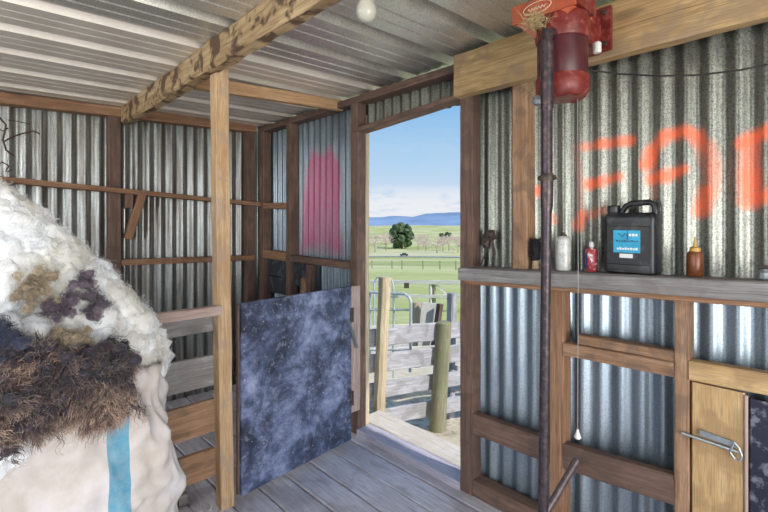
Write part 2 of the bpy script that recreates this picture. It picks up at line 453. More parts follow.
# slatted grating behind the partition
gr = MB()
for k in range(26):
    xx = -.75+k*.062
    gr.beam((xx, 2.28, .03), (xx, 3.60, .03), .042, .05, ch=.004)
gr = gr.build('floor', 'grey_board'); gr['kind'] = 'structure'; gr['label'] = 'slatted grating floor behind the board partition'

def corr(name, axis, u0, u1, z0, z1, pos, pitch, mat, parent, amp=.012, paint=None, dz=.25, topf=None, phase=0):
    nu = max(2, int(round((u1-u0)/pitch*10))+1); nz = max(2, int(round((z1-z0)/dz))+1)
    us = np.linspace(u0, u1, nu); ts = np.linspace(0, 1, nz)
    U, T = np.meshgrid(us, ts, indexing='ij')
    ztop = np.array([topf(u) if topf else z1 for u in us])[:, None]
    Z = z0+(ztop-z0)*T
    W = pos+amp*np.sin(2*math.pi*(U/pitch)+phase)+.0015*np.sin(U*5+Z*3)
    Pn = np.stack([W, U, Z], -1) if axis == 'x' else np.stack([U, W, Z], -1)
    me = bpy.data.meshes.new(name); vs = Pn.reshape(-1, 3)
    I, J = np.meshgrid(np.arange(nu-1), np.arange(nz-1), indexing='ij'); A = I*nz+J
    f = np.stack([A, A+nz, A+nz+1, A+1], -1).reshape(-1, 4)
    me.from_pydata(vs.tolist(), [], f.tolist())
    me.materials.append(M[mat]); me.polygons.foreach_set('use_smooth', [True]*len(f))
    if paint is not None:
        at = me.attributes.new('paint', 'FLOAT', 'POINT')
        at.data.foreach_set('value', paint(U.ravel(), Z.ravel()).astype(np.float32))
    uv = me.uv_layers.new(name='UVMap')
    me.update()
    return link(name, me, parent)

# ---- sprayed letters on the door wall (strokes given on the wall plane)
def seg(p, q, w, s): return (on_x(530+p[0]/3.227, 110+p[1]/3.227, XS), on_x(530+q[0]/3.227, 110+q[1]/3.227, XS), w, s)
S = [seg((160,122),(215,112),.020,.45), seg((215,112),(325,98),.022,.8), seg((150,115),(160,240),.018,.28), seg((158,240),(160,340),.018,.22),
     seg((190,240),(225,232),.024,.95), seg((225,230),(285,216),.02,.75), seg((155,375),(165,340),.026,.9), seg((165,345),(235,325),.020,.35),
     seg((378,175),(395,130),.026,.95), seg((395,130),(430,88),.026,.85), seg((430,85),(490,68),.024,.85), seg((490,68),(535,82),.024,.85), seg((535,82),(568,125),.026,.7),
     seg((568,125),(585,200),.030,.5), seg((585,200),(578,270),.028,.45), seg((570,260),(555,325),.028,.9), seg((395,222),(440,212),.026,.95), seg((440,212),(492,192),.02,.85), seg((398,200),(402,280),.016,.25),
     seg((690,108),(735,82),.026,.95), seg((735,82),(790,62),.026,.9), seg((708,112),(708,200),.030,.65), seg((708,200),(715,290),.032,.9), seg((700,295),(790,270),.026,.85),
     seg((15,262),(38,262),.024,.85), seg((70,340),(76,362),.012,.4)]
def letters(U, Z):
    out = np.zeros_like(U)
    for (a, b, w, s) in S:
        ax, ay, bx, by = a.y, a.z, b.y, b.z
        dx, dy = bx-ax, by-ay; l2 = dx*dx+dy*dy+1e-9
        t = np.clip(((U-ax)*dx+(Z-ay)*dy)/l2, 0, 1)
        d = np.hypot(U-ax-t*dx, Z-ay-t*dy)
        v = s*np.clip(1.35-d/w*.95, 0, 1)
        out = np.maximum(out, v)
    return out
def pink(U, Z):
    nz = np.array([noise.noise(V((u*6, z*3, 1.3)))*.06 for u, z in zip(U, Z)])
    y_lo, y_hi = on_x(343, 200, XS).y, on_x(303, 200, XS).y
    yc, hw = (y_lo+y_hi)/2, (y_hi-y_lo)/2
    top = 1.96-.35*np.clip((np.abs(U-yc)/hw)-.5, 0, 1)
    e = np.minimum(hw*(1.12-.25*(Z-1.16))-np.abs(U-yc+.05*(Z-1.5)), np.minimum(top-Z, Z-1.15))+nz*1.2
    return np.clip(e/.09, 0, 1)*(.62+nz*3)

# ---- wall_right (door wall)
wr = struct('wall_right', (XS, 0, 0), 'corrugated iron wall with the open doorway')
PIT = .078
corr('cladding', 'x', Y0, DY0-.02, 1.12, 2.27, XS, PIT, 'corr_wall', wr, dz=.011, paint=letters)
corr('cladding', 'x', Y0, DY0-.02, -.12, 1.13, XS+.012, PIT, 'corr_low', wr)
corr('cladding', 'x', DY1+.05, YS+.02, 1.10, 2.25, XS, PIT, 'corr_pink', wr, dz=.02, paint=pink)
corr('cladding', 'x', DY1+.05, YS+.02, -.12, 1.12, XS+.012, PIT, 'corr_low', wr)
corr('cladding', 'x', DY0-.04, DY1+.08, 2.04, 2.27, XS+.004, PIT, 'corr_wall', wr, paint=lambda U, Z: U*0)
def member(name, parent, a, b, w, h, mat, up=(0, 0, 1), **k):
    return MB().beam(a, b, w, h, up, **k).build(name, mat, parent)
XM = (XW+XS-.012)/2; DP = XS-.012-XW      # member centre and depth
# studs (y from, y to, z from, z to, material)
for (ya, yb, za, zb, mt) in ((1.352, 1.432, .0, 2.20, 'stud_dark'), (1.048, 1.126, 1.17, 2.20, 'brown_board'), (.880, .945, .0, 1.10, 'stud'),
                             (.418, .465, .0, 1.12, 'brown_board'), (-.30, -.22, 0, 2.2, 'stud'), (-1.1, -1.02, 0, 2.2, 'stud'), (-1.9, -1.82, 0, 2.2, 'stud'),
                             (3.085, 3.15, 0, 2.19, 'stud_dark'), (3.52, 3.60, 0, 2.19, 'stud_dark')):
    member('stud', wr, (XM, (ya+yb)/2, za), (XM, (ya+yb)/2, zb), DP, yb-ya, mt, up=(0, 1, 0))
# top plate
member('top_plate', wr, (XW+.045, Y0, 2.235), (XW+.045, 3.60, 2.20), .09, .045, 'stud_dark')
# bottom plate
member('bottom_plate', wr, (XM, Y0, .045), (XM, 1.35, .045), DP, .085, 'stud_dark')
member('bottom_plate', wr, (XM, 2.36, .045), (XM, 3.55, .045), DP, .085, 'stud_dark')
# low rails
member('rail', wr, (XW+.022, .945, .378), (XW+.022, 1.352, .372), .045, .105, 'stud_dark')
member('rail', wr, (XW+.022, .465, .415), (XW+.022, .880, .385), .045, .108, 'stud_dark')
member('rail', wr, (XW+.02, .465, .858), (XW+.02, .880, .850), .045, .055, 'brown_board')
member('rail', wr, (XW+.030, .465, .905), (XW+.030, .82, .900), .05, .040, 'brown_board')
member('rail', wr, (XW+.02, -.3, .885), (XW+.02, .418, .868), .05, .07, 'ply')
member('rail', wr, (XW+.02, 2.34, 1.105), (XW+.02, 3.09, 1.115), .05, .05, 'stud_dark')
member('rail', wr, (XW+.02, 3.15, 1.12), (XW+.02, 3.52, 1.13), .05, .07, 'stud')
member('rail', wr, (XW+.02, 3.15, 1.53), (XW+.02, 3.52, 1.54), .05, .05, 'stud')
# dark boards fixed low in the corner
member('backing_board', wr, (XW+.045, 2.86, 1.0), (XW+.045, 3.08, 1.0), .02, .20, 'black_board')
member('backing_board', wr, (XW+.045, 3.15, 1.025), (XW+.045, 3.50, 1.02), .02, .15, 'black_board')
member('backing_board', wr, (XW+.045, 3.15, .87), (XW+.045, 3.50, .87), .02, .14, 'black_board')
member('block', wr, (XW+.02, 2.83, .86), (XW+.02, 2.83, 1.08), .05, .06, 'stud_dark', up=(0,1,0))
member('block', wr, (XW+.02, 2.90, .82), (XW+.02, 2.90, .97), .045, .07, 'brown_board', up=(0,1,0))

# ---- doorway
d1 = struct('door_1', (XW, (DY0+DY1)/2, 0), 'open doorway with timber jambs and sill')
member('jamb', d1, (XM, DY1+.038, 0), (XM, DY1+.038, 2.2), DP, .074, 'stud_dark', up=(0, 1, 0))
member('jamb', d1, (XS+.012, DY1+.040, -.1), (XS+.012, DY1+.040, 2.12), .04, .05, 'yard_post', up=(0, 1, 0))
member('header', d1, (XW+.04, DY0-.005, 2.062), (XW+.04, DY1+.04, 2.005), .09, .030, 'stud_dark')
#member('header_face', d1, (XW-.012, DY0-.0, 2.085), (XW-.012, DY1+.02, 2.045), .022, .05, 'stud')
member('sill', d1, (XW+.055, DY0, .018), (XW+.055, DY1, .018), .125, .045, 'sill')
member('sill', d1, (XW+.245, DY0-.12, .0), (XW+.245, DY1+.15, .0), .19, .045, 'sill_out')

# ---- wall_back
wb = struct('wall_back', (0, YS, 0), 'corrugated iron back wall with rails')
corr('cladding', 'y', X0, XS, -.12, 2.26, YS, .082, 'corr_back', wb, topf=lambda u: 2.2+.03*u)
for (xa, xc) in ((.760, .838), (1.80, 1.872), (-.45, -.37), (-1.6, -1.52)):
    member('stud', wb, ((xa+xc)/2, YB+.035, 0), ((xa+xc)/2, YB+.035, 2.15+.03*xa), xc-xa, .075, 'stud_dark', up=(0, 1, 0))
member('top_plate', wb, (X0, YB+.02, 2.08), (1.88, YB+.02, 2.215), .09, .07, 'stud')
member('rail', wb, (X0, YB-.005, 1.82), (1.90, YB-.005, 1.555), .09, .034, 'stud')
member('rail', wb, (X0, YB+.01, 1.12), (.758, YB+.01, 1.115), .06, .045, 'stud')
member('rail', wb, (.84, YB+.01, 1.11), (1.86, YB+.01, 1.09), .06, .045, 'stud')
br = struct('trim_1', (.9, YB-.02, 1.3), 'short timber bracket under the back wall rail')
member('bracket_block', br, (.885, YB+.0, 1.50), (.885, YB+.0, 1.60), .05, .07, 'stud_dark', up=(0, 1, 0))
member('bracket_brace', br, (.965, YB-.03, 1.60), (.885, YB+.01, 1.28), .055, .06, 'stud', up=(0, 1, 0))

# ---- wall_left and low front wall, out of the picture on the left and behind
wl = struct('wall_left', (X0, 0, 0), 'corrugated iron side wall')
corr('cladding', 'x', 1.2, 2.3, -.12, 2.2, X0, .082, 'corr_back', wl)
corr('cladding', 'x', 2.3, YS, -.12, 1.15, X0, .082, 'corr_back', wl)  # sheet stops low, leaving an added opening for the rear fill lamp
corr('cladding', 'x', Y0, 1.2, -.12, .7, X0, .082, 'corr_back', wl)
for yy in (Y0, 0, 1.2, 2.3): member('stud', wl, (X0+.06, yy, 0), (X0+.06, yy, 2.2), .08, .08, 'stud', up=(0, 1, 0))

# ---- ceiling: ribbed iron, ribs along x
def roof(name, y0, y1, mat, parent, x0, x1, rib=.03):
    ys, zs = [], []
    first = 1.21-.32*12; k = 0
    pts = []
    while True:
        c = first+.32*k; k += 1
        if c > y1+.4: break
        for (dy, dz) in ((-.045, 0), (-.030, rib), (.030, rib), (.045, 0), (.115, 0), (.122, .006), (.129, 0), (.191, 0), (.198, .006), (.205, 0)):
            pts.append((c+dy, dz))
    prof = [(y, z) for y, z in pts if y0 < y < y1]
    prof = [(y0, 0)]+prof+[(y1, 0)]
    xs_ = np.linspace(x0, x1, 8)
    m = MB()
    m.grid(lambda i, j: (xs_[i], prof[j][0], ceil_z(xs_[i], prof[j][0])+prof[j][1]), 8, len(prof), lambda i, j: (xs_[i], prof[j][0]))
    return m.build(name, mat, parent)
ce = struct('ceiling', (0, 0, 2.3), 'ribbed iron roof underside')
roof('roof_sheet', 2.06, YS+.25, 'roof_white', ce, X0-.2, XS+.3)
roof('roof_sheet', Y0-.3, 2.10, 'roof_galv', ce, X0-.2, XS+.3, .055)
ce.children[1].location.z -= .004
member('purlin', ce, (.935, 2.50, 2.165), (XW+.05, 2.50, 2.215), .045, .072, 'purlin')

# ================================================================== TIMBER THINGS INSIDE
m = MB().beam((.885, -1.2, 2.225), (.875, 3.60, 2.165), .075, .135, jit=.005, ch=.014, seg=40)
one('roof_beam', m, 'beam_log', 'rough roof beam with dark bark blotches running under the ribbed ceiling', 'beam')
m = MB().beam((.955, 2.150, .0), (.925, 2.150, 2.145), .068, .066, up=(0, 1, 0), jit=.0015)
one('post', m, 'post', 'pale sawn timber post standing under the blotched roof beam', 'post')
m = MB().beam((1.868, -2.3, 2.175), (1.868, 1.425, 2.145), .060, .215, jit=.002, ch=.005)
one('header_beam', m, 'beam_header', 'thick golden timber beam across the graffiti wall top carrying the red motor', 'beam')
# shelf under the letters
sh = thing('shelf', 'weathered grey timber ledge holding the black jug and bottles', 'shelf', (1.88, .6, 1.10))
def shz(y): return 1.172+(1.40-y)*.034
member('shelf_board', sh, (1.893, 1.375, shz(1.40)-.010), (1.893, -1.6, shz(-1.6)-.010), .11, .020, 'grey_board')
member('front_board', sh, (1.828, 1.382, shz(1.40)-.033), (1.828, -1.6, shz(-1.6)-.030), .022, .060, 'grey_board')
member('batten', sh, (1.835, 1.35, shz(1.35)-.072), (1.835, -1.6, shz(-1.6)-.070), .034, .018, 'stud')
def SZ(y): return shz(y)+.001

# partition of boards between the wool sack and the post
pt = thing('board_partition', 'low partition of rough boards and gaps running from wool sack to post', 'fence', (.2, 2.17, 0))
for (z0, z1, mt, yo) in ((.862, .940, 'grey_board', .035), (.600, .748, 'grey_board', .03), (.372, .528, 'brown_board', .028), (.150, .290, 'brown_board', .028)):
    member('board', pt, (-1.3, 2.16+yo, (z0+z1)/2), (.915, 2.16+yo, (z0+z1)/2), .024, z1-z0, mt, jit=.003)
member('top_rail', pt, (-1.3, 2.125, .965), (.917, 2.125, .975), .045, .045, 'pink_rail')
for xx in (-1.0, -.2, .55): member('upright', pt, (xx, 2.235, 0), (xx, 2.235, .95), .05, .05, 'stud_dark', up=(0, 1, 0))

# gate panel
ga, gb = V((1.012, 2.105, 0)), V((1.778, 2.185, 0)); gd = (gb-ga).normalized(); gn = V((gd.y, -gd.x, 0))
gt = thing('gate', 'scuffed blue-black painted plywood gate hung beside the doorway', 'gate', (1.8, 2.19, 0.03))
def gp(s, z, o=0): p = ga+gd*s+gn*o; return V((p.x, p.y, z))
gw = (gb-ga).length
m = MB(); m.beam(gp(gw/2, .045), gp(gw/2, .998), gw, .020, up=gn, ch=.002, jit=0, seg=1)
m.build('panel', 'gate', gt)
m = MB(); m.beam(gp(.014, .045, -.022), gp(.014, .99, -.022), .04, .022, up=gn, jit=.001); m.build('edge_batten', 'stud_dark', gt)
for zz in (.30, .82):
    m = MB(); m.beam(gp(gw-.006, zz-.045, .013), gp(gw-.006, zz+.045, .013), .024, .004, up=gn, ch=.001, jit=0, seg=1)
    m.tube([gp(gw+.008, zz-.045, .014), gp(gw+.008, zz+.045, .014)], .005, 8)
    h = m.build('hinge', 'dark_steel', gt)
# hinge board fixed on jamb
hb = MB().beam((1.842, 2.222, .19), (1.842, 2.222, .99), .078, .024, up=(0, 1, 0), jit=.001)
one('hinge_board', hb, 'pink_rail', 'short pale upright board behind the hinges of the black gate', 'board')
sp = MB(); pts = []
a, b = gp(gw-.05, .80, .026), V((1.835, 2.192, .60))
dv = b-a; e1 = dv.cross(V((0, 0, 1))).normalized(); e2 = dv.normalized().cross(e1)
for k in range(161):
    t = k/160; an = t*2*math.pi*20
    pts.append(a+dv*t+e1*.010*math.cos(an)+e2*.010*math.sin(an)+V((0, -.006, 0))*math.sin(t*math.pi))
sp.tube(pts, .0024, 5)
one('coil_spring', sp, 'steel', 'small steel coil spring between black gate and pale hinge board', 'spring')

# hatch door at lower right
d2 = struct('door_2', (1.9, .3, 0), 'plywood door with hook latch beside a black panel')
member('door_panel', d2, (XW+.012, .337, .02), (XW+.012, .337, .828), .150, .014, 'ply', up=(1, 0, 0), jit=0, seg=1)
member('edge_strip', d2, (XW+.010, .258, .02), (XW+.010, .258, .822), .010, .022, 'pink_rail', up=(1, 0, 0), jit=0, seg=1)
member('black_panel', d2, (XW+.012, .0, .02), (XW+.012, .0, .815), .50, .012, 'black_panel', up=(1, 0, 0), jit=0, seg=1)
lt = MB()
A_ = on_x(682, 433, XW-.005); B_ = on_x(738, 452, XW-.008)
lt.tube([A_, A_.lerp(B_, .5), B_], .0055, 8)
A2 = on_x(700, 432, XW-.0); B2 = on_x(736, 445, XW-.0)
lt.beam(A2, B2, .012, .020, up=(0, 0, 1), ch=.001, jit=0, seg=1)
ring = [on_x(x_, y_, XW-.012) for x_, y_ in ((734,442),(739,448),(742,456),(740,461),(735,459),(730,452))]
lt.tube(ring+[ring[0]], .0038, 6)
lt.build('latch', 'steel', d2)['label'] = 'galvanised hook latch'

# ================================================================== SHEARING MACHINE
mc = thing('shearing_motor', 'red hanging shearing machine motor bolted to the golden header beam', 'motor', (1.56, .727, 1.83))
CX, CY = 1.562, .727
m = MB(); m.lathe((CX, CY, 0), [(.082, 1.905), (.085, 1.91), (.085, 2.045), (.082, 2.05)], 32); auto(m.build('casing', 'maroon', mc))
m = MB(); m.lathe((CX, CY, 0), [(.070, 1.838), (.080, 1.842), (.090, 1.862), (.091, 1.905), (.088, 1.912), (.05, 1.915)], 32)
for v in m.v:
    if v.z < 1.85: v.z += .014*noise.noise(v*25)+.004*math.sin(math.atan2(v.y-CY, v.x-CX)*3)
auto(m.build('bottom_cup', 'red', mc))
m = MB(); m.lathe((CX, CY, 0), [(.05, 2.035), (.088, 2.04), (.092, 2.05), (.092, 2.105), (.085, 2.125)], 32); auto(m.build('top_collar', 'red', mc))
# hood with sloping skirt
m = MB(); m.box((1.482, .640, 2.128), (1.640, .862, 2.188), ch=.012); m.build('hood', 'red', mc)
m = MB(); lo = [(1.478, .655, 2.130), (1.478, .870, 2.130), (1.65, .870, 2.130), (1.65, .655, 2.130)]
hi = [(1.50, .70, 2.06), (1.50, .80, 2.06), (1.60, .80, 2.06), (1.60, .70, 2.06)]
b0 = len(m.v); m.v += [V(p) for p in lo+hi]
for i in range(4):
    j = (i+1) % 4; m.face([b0+i, b0+j, b0+4+j, b0+4+i][::-1])
m.face([b0+3, b0+2, b0+1, b0]); m.face([b0+4, b0+5, b0+6, b0+7]); m.build('skirt', 'orange', mc)
m = MB(); m.box((1.472, .642, 2.120), (1.484, .872, 2.186), ch=.002); hf = m.build('front_plate', 'orange', mc)
# oval badge with a flowing line
m = MB(); cy, cz = .775, 2.152
pts = [V((1.4705, cy+.052*math.cos(t), cz+.020*math.sin(t)+.0)) for t in np.linspace(0, 2*math.pi, 33)]
m.tube(pts, .0014, 5)
m.tube([V((1.4705, cy+.034-.068*t, cz-.002+.005*math.sin(t*34)*(1-.3*t))) for t in np.linspace(0, 1, 50)], .0013, 5)
m.build('badge', 'logo', mc)
# bracket arm and wall plate
m = MB(); m.box((1.60, .69, 2.06), (1.835, .80, 2.20), ch=.006); m.build('bracket_arm', 'red', mc)
m = MB(); m.box((1.815, .655, 2.065), (1.836, .83, 2.235), ch=.006)
m.build('mounting_plate', 'red', mc)
for (yy, zz) in ((.675, 2.21), (.675, 2.09), (.81, 2.21)):
    m = MB(); m.tube([V((1.817, yy, zz)), V((1.804, yy, zz))], .009, 6); m.build('bolt', 'dark_steel', mc)
m = MB(); m.lathe((1.70, .66, 0), [(.012, 2.02), (.015, 2.025), (.015, 2.055), (.010, 2.06)], 12); m.build('cable_gland', 'knob', mc)
m = MB(); m.lathe((1.475, .775, 0), [(.004, 1.808), (.014, 1.812), (.02, 1.825), (.014, 1.84), (.006, 1.844)], 14); auto(m.build('oil_cup', 'steel', mc))

dt = thing('shearing_downtube', 'long dark jointed tube hanging down in front of the red motor', 'tube', (1.43, .72, .25))
T0, T1, T2 = at_t(547, 42, 1.50), at_t(547, 178, 1.50), at_t(543, 530, 1.505)
T1 = V((T0.x, T0.y, T1.z)); 
m = MB(); pr = []
n = 90
for k in range(n+1):
    t = k/n; pr.append(T0.lerp(T1, t))
m.tube(pr, [.0205+(.0012 if k % 2 else 0) if k < 45 else .0175+(.0012 if k % 2 else 0) for k in range(n+1)], 14)
auto(m.build('upper_tube', 'tube', dt))
m = MB(); m.blob(T1, .024, 3, .05); m.tube([T1+V((0, .03, 0)), T1-V((0, .03, 0))], .008, 8); auto(m.build('knuckle_joint', 'dark_steel', dt))
m = MB(); m.tube([T1, T1.lerp(T2, .08), T1.lerp(T2, .1), T2], [.021, .020, .0165, .0165], 14); auto(m.build('lower_tube', 'tube', dt))
m = MB(); m.tube([T0-V((0, 0, .01)), T0+V((.0, .0, .03)), V((CX-.05, CY, 2.06))], [.021, .018, .018], 10); auto(m.build('drive_elbow', 'tube', dt))

pc = thing('pull_cord', 'thin switch cord with white knob hanging from the red motor', 'cord', (1.604, .690, .62))
m = MB(); m.tube([V((1.604, .690, 1.86)), V((1.604, .688, 1.2)), V((1.604, .690, .655))], .0014, 5); m.build('cord', 'cord', pc)
m = MB(); m.lathe((1.604, .690, 0), [(.004, .660), (.006, .65), (.010, .640), (.013, .632), (.008, .626)], 12); auto(m.build('knob', 'knob', pc))

m = MB(); cp = [(588, 71), (620, 74), (660, 76), (700, 75), (740, 70), (770, 64), (830, 50), (900, 30)]
cpts = [on_x(a, b, 1.80 if i else 1.70) for i, (a, b) in enumerate(cp)]
cpts = [V((1.652, .70, 1.96))]+cpts[1:]
m.tube(cpts, .003, 6)
one('cable', m, 'cable', 'black cable sagging from the red motor across the graffiti wall', 'cable')

# straw: nest on the motor and wisps below the beam
def wisp(name, c, r, n, ln, label, mat='straw', wid=.0009, flat=1.0, grp=None):
    c = V(c); rts, ds = [], []
    for _ in range(n):
        d = V(rng.normal(size=3)).normalized(); p = c+V((d.x*r, d.y*r, d.z*r*flat))*random.random()**.5
        rts.append(p); q = V(rng.normal(size=3)).normalized(); ds.append(q)
    o = strands(name, rts, ds, ln, wid, mat, curl=.25, segs=5)
    return tag(o, label, 'straw' if mat == 'straw' else 'wool', grp, 'stuff')
wisp('straw_nest', (1.462, .775, 2.10), .042, 380, .05, 'tangle of dry straw stuck under the red motor hood', flat=.6)
wisp('straw_tuft', (1.72, .93, 1.97), .035, 160, .06, 'small tuft of dry straw hanging left of the motor below the golden beam')

# leaning pipe
m = MB(); m.tube([V((1.30, .893, .018)), V((1.815, .79, .422))], .014, 12)
m.tube([V((1.80, .793, .410)), V((1.825, .788, .430))], .0165, 12)
one('steel_pipe', m, 'pipe', 'short steel pipe leaning up against the low wall rail', 'pipe', smooth=False)

# ================================================================== THINGS ON THE SHELF
def can(name, label, cat, px, w, parts, x=1.905):
    y = on_x(px, 270, x).y; z = SZ(y)
    t = thing(name, label, cat, (x, y, z))
    for (pn, prof, mat) in parts:
        m = MB(); m.lathe((x, y, z), prof, 20); auto(m.build(pn, mat, t))
    return t, y, z
# black jug
jy0, jy1 = on_x(602, 270, 1.865).y, on_x(655, 270, 1.865).y
jy = (jy0+jy1)/2; jw = abs(jy0-jy1); jz = SZ(jy); jx = 1.917; jd = .098
jg = thing('jug', 'black plastic jerry can with blue label standing on the ledge', 'jug', (jx, jy, jz))
m = MB()
def rr(w, d, r, z, n=5):
    out = []
    for (sx, sy, a0) in ((1, 1, 0), (-1, 1, 90), (-1, -1, 180), (1, -1, 270)):
        for k in range(n):
            a = R(a0+90*k/(n-1)); out.append(V((jx+sx*(d/2-r)+r*math.cos(a), jy+sy*(w/2-r)+r*math.sin(a), z)))
    return out
prof = [(0, .90, .016), (.006, .985, .02), (.02, 1, .02), (.026, .985, .02), (.20, .985, .02), (.212, 1, .02), (.224, .97, .02), (.236, .88, .025)]
rings = [rr(jw*k, jd*(k if k > .9 else .75), r, jz+h) for h, k, r in prof]
nn = len(rings[0]); b0 = 0
for rg in rings: m.v += rg
for k in range(len(rings)-1):
    for i in range(nn):
        j = (i+1) % nn; m.face([k*nn+i, k*nn+j, (k+1)*nn+j, (k+1)*nn+i])
m.face(list(range(nn))[::-1]); m.face([(len(rings)-1)*nn+i for i in range(nn)])
auto(m.build('body', 'black_plastic', jg), 40)
# raised panel on the front
m = MB(); m.box((jx-jd/2-.003, jy-jw*.40, jz+.035), (jx-jd/2+.004, jy+jw*.40, jz+.185), ch=.003); m.build('front_face', 'black_plastic', jg)
# handle
m = MB(); hp = [(-.42, .20), (-.43, .245), (-.41, .266), (-.33, .276), (0, .273), (.12, .262), (.19, .243), (.22, .222)]
m.tube([V((jx, jy+a*jw, jz+b)) for a, b in hp], .0115, 10); auto(m.build('handle', 'black_plastic', jg), 50)
m = MB(); m.lathe((jx, jy+jw*.36, jz), [(.021, .215), (.021, .238), (.024, .239), (.024, .262), (.021, .266), (.012, .267)], 18); auto(m.build('cap', 'black_plastic', jg))
fx = jx-jd/2-.0035
lb = MB(); lb.box((fx-.0012, jy-jw*.24, jz+.082), (fx+.0006, jy+jw*.27, jz+.168), ch=.0003); lab = lb.build('label', 'label_blue', jg)
tx = MB()
tx.tube([V((fx-.0018, jy+.035-.07*t, jz+.150+.006*math.sin(t*20))) for t in np.linspace(0, .55, 18)], .0011, 4)
for k in range(9): tx.box((fx-.0018, jy+.040-k*.009-.006, jz+.124), (fx-.0010, jy+.040-k*.009, jz+.1285+.002*(k % 3 == 0)), ch=.0001)
tx.box((fx-.0018, jy-.001, jz+.13), (fx-.001, jy+.001, jz+.167), ch=.0001)
tx.build('label_print', 'ink', lab)
tx = MB()
for k in range(8): tx.box((fx-.0018, jy+.038-k*.0095-.0075, jz+.093), (fx-.0010, jy+.038-k*.0095, jz+.100+.002*(k % 2)), ch=.0001)
tx.build('label_print', 'white_print', lab)
tx = MB()
for k in range(3): tx.box((fx-.0018, jy-.006-k*.011-.008, jz+.146), (fx-.0010, jy-.006-k*.011, jz+.155), ch=.0001)
tx.build('label_print', 'white_print', lab)
tx = MB(); tx.box((fx-.0012, jy-jw*.10, jz+.062), (fx+.0006, jy+jw*.15, jz+.078), ch=.0003); tx.build('label', 'white_print', jg)['label'] = 'small white label'

t, y, z = can('spray_can', 'dusty white spray can standing on the ledge right of the dark tube', 'can', 563.5, .06,
    [('body', [(.028, 0), (.031, .003), (.031, .128), (.029, .136), (.022, .146), (.014, .149)], 'can_white'),
     ('nozzle', [(.013, .149), (.013, .156), (.006, .158), (.006, .164)], 'dark_steel')])
t, y, z = can('squeeze_bottle', 'small red and white bottle standing just left of black jug', 'bottle', 591.5, .05,
    [('body', [(.022, 0), (.024, .003), (.024, .088), (.018, .098), (.009, .102)], 'can_red'),
     ('cap', [(.010, .101), (.010, .120), (.006, .124)], 'white_print')])
m = MB(); m.lathe((1.905, y, z), [(.0242, .01), (.0246, .012), (.0246, .075), (.0242, .077)], 20)
ob = m; 
m2 = MB(); 
for k in range(8):
    a0 = R(100+k*8); a1 = R(108+k*8)
    p = [V((1.905+.0252*math.cos(a), y+.0252*math.sin(a), z+h)) for a, h in ((a0, .012), (a1, .012), (a1, .075), (a0, .075))]
    b0 = len(m2.v); m2.v += p; m2.face([b0, b0+1, b0+2, b0+3])
m2.build('label_stripe', 'can_blue', t)
can('oil_bottle', 'amber brown bottle with yellow pointed nozzle on the ledge', 'bottle', 695, .055,
    [('body', [(.024, 0), (.026, .003), (.026, .078), (.022, .086), (.014, .090)], 'amber'),
     ('cap', [(.017, .084), (.017, .101), (.012, .104)], 'yellow_cap'),
     ('nozzle', [(.008, .103), (.006, .112), (.002, .140)], 'yellow_cap')])
# brush on its handle
by = on_x(535.5, 270, 1.915).y; bz = SZ(by)
bt = thing('brush', 'black bristled brush standing on a tan handle behind the dark tube', 'brush', (1.915, by, bz))
m = MB(); m.lathe((1.915, by, bz), [(.016, 0), (.018, .004), (.015, .03), (.011, .045)], 14); auto(m.build('handle', 'tan_plastic', bt))
rts, ds = [], []
for k in range(700):
    h = .035+random.random()*.095; a = random.uniform(0, 6.28); rts.append((1.915, by, bz+h)); ds.append(V((math.cos(a), math.sin(a), .35)).normalized())
m = MB(); m.lathe((1.915, by, bz), [(.008, .03), (.017, .045), (.020, .09), (.012, .13), (.004, .14)], 12); core = m.build('bristles', 'bristle', bt)
strands('bristle_tips', rts, ds, .034, .0011, 'bristle', core, curl=.05, segs=2)
# hanging tongs / hand tool
y0_ = on_x(489, 240, 1.945).y
tg = thing('hand_shears', 'dark metal hand tool with two prongs leaning in the narrow bay beside doorway', 'tool', (1.945, y0_, SZ(y0_)))
def TP(a, b, xo=1.945): return on_x(a, b, xo)
m = MB(); m.blob(TP(490, 235), .034, 3, .5, 40, (.5, 1, .8)); m.blob(TP(486, 243), .026, 3, .4, 40, (.5, 1, 1)); m.build('head', 'dark_steel', tg)
m = MB(); m.tube([TP(489, 240), TP(486, 252), TP(480, 266)], .0045, 6); m.build('prong', 'dark_steel', tg)
m = MB(); m.tube([TP(492, 240), TP(494, 252), TP(493, 266.5)], .009, 6); m.build('prong', 'dark_steel', tg)
m = MB(); m.tube([TP(487, 245), TP(484.5, 247), TP(483, 243), TP(485, 236)], .0035, 6); m.build('loop', 'dark_steel', tg)
# small fitting at right edge of the shelf
fy = on_x(765, 275, 1.90).y; fz = SZ(fy)
ft = thing('hose_fitting', 'small dark and silver metal fitting at the right end of the ledge', 'fitting', (1.90, fy, fz))
m = MB(); m.lathe((1.90, fy, fz), [(.016, 0), (.019, .004), (.019, .022), (.012, .03), (.010, .034)], 10); m.build('body', 'steel', ft)
m = MB(); m.tube([V((1.90, fy-.016, fz+.03)), V((1.90, fy, fz+.042)), V((1.90, fy+.016, fz+.040))], .006, 8); m.build('lever', 'dark_steel', ft)

# bulb under the roof beam
lp = thing('light_bulb', 'unlit frosted light bulb hanging under the blotched roof beam', 'lamp', (.885, 1.015, 1.99))
m = MB(); m.lathe((.885, 1.012, 0), [(.003, 1.998), (.014, 2.000), (.024, 2.008), (.030, 2.022), (.0305, 2.036), (.026, 2.052), (.018, 2.066), (.0165, 2.08)], 24); auto(m.build('bulb', 'bulb', lp), 80)
m = MB(); m.lathe((.885, 1.012, 0), [(.0165, 2.078), (.020, 2.082), (.021, 2.13), (.034, 2.138), (.034, 2.158)], 20); auto(m.build('lamp_holder', 'socket', lp))

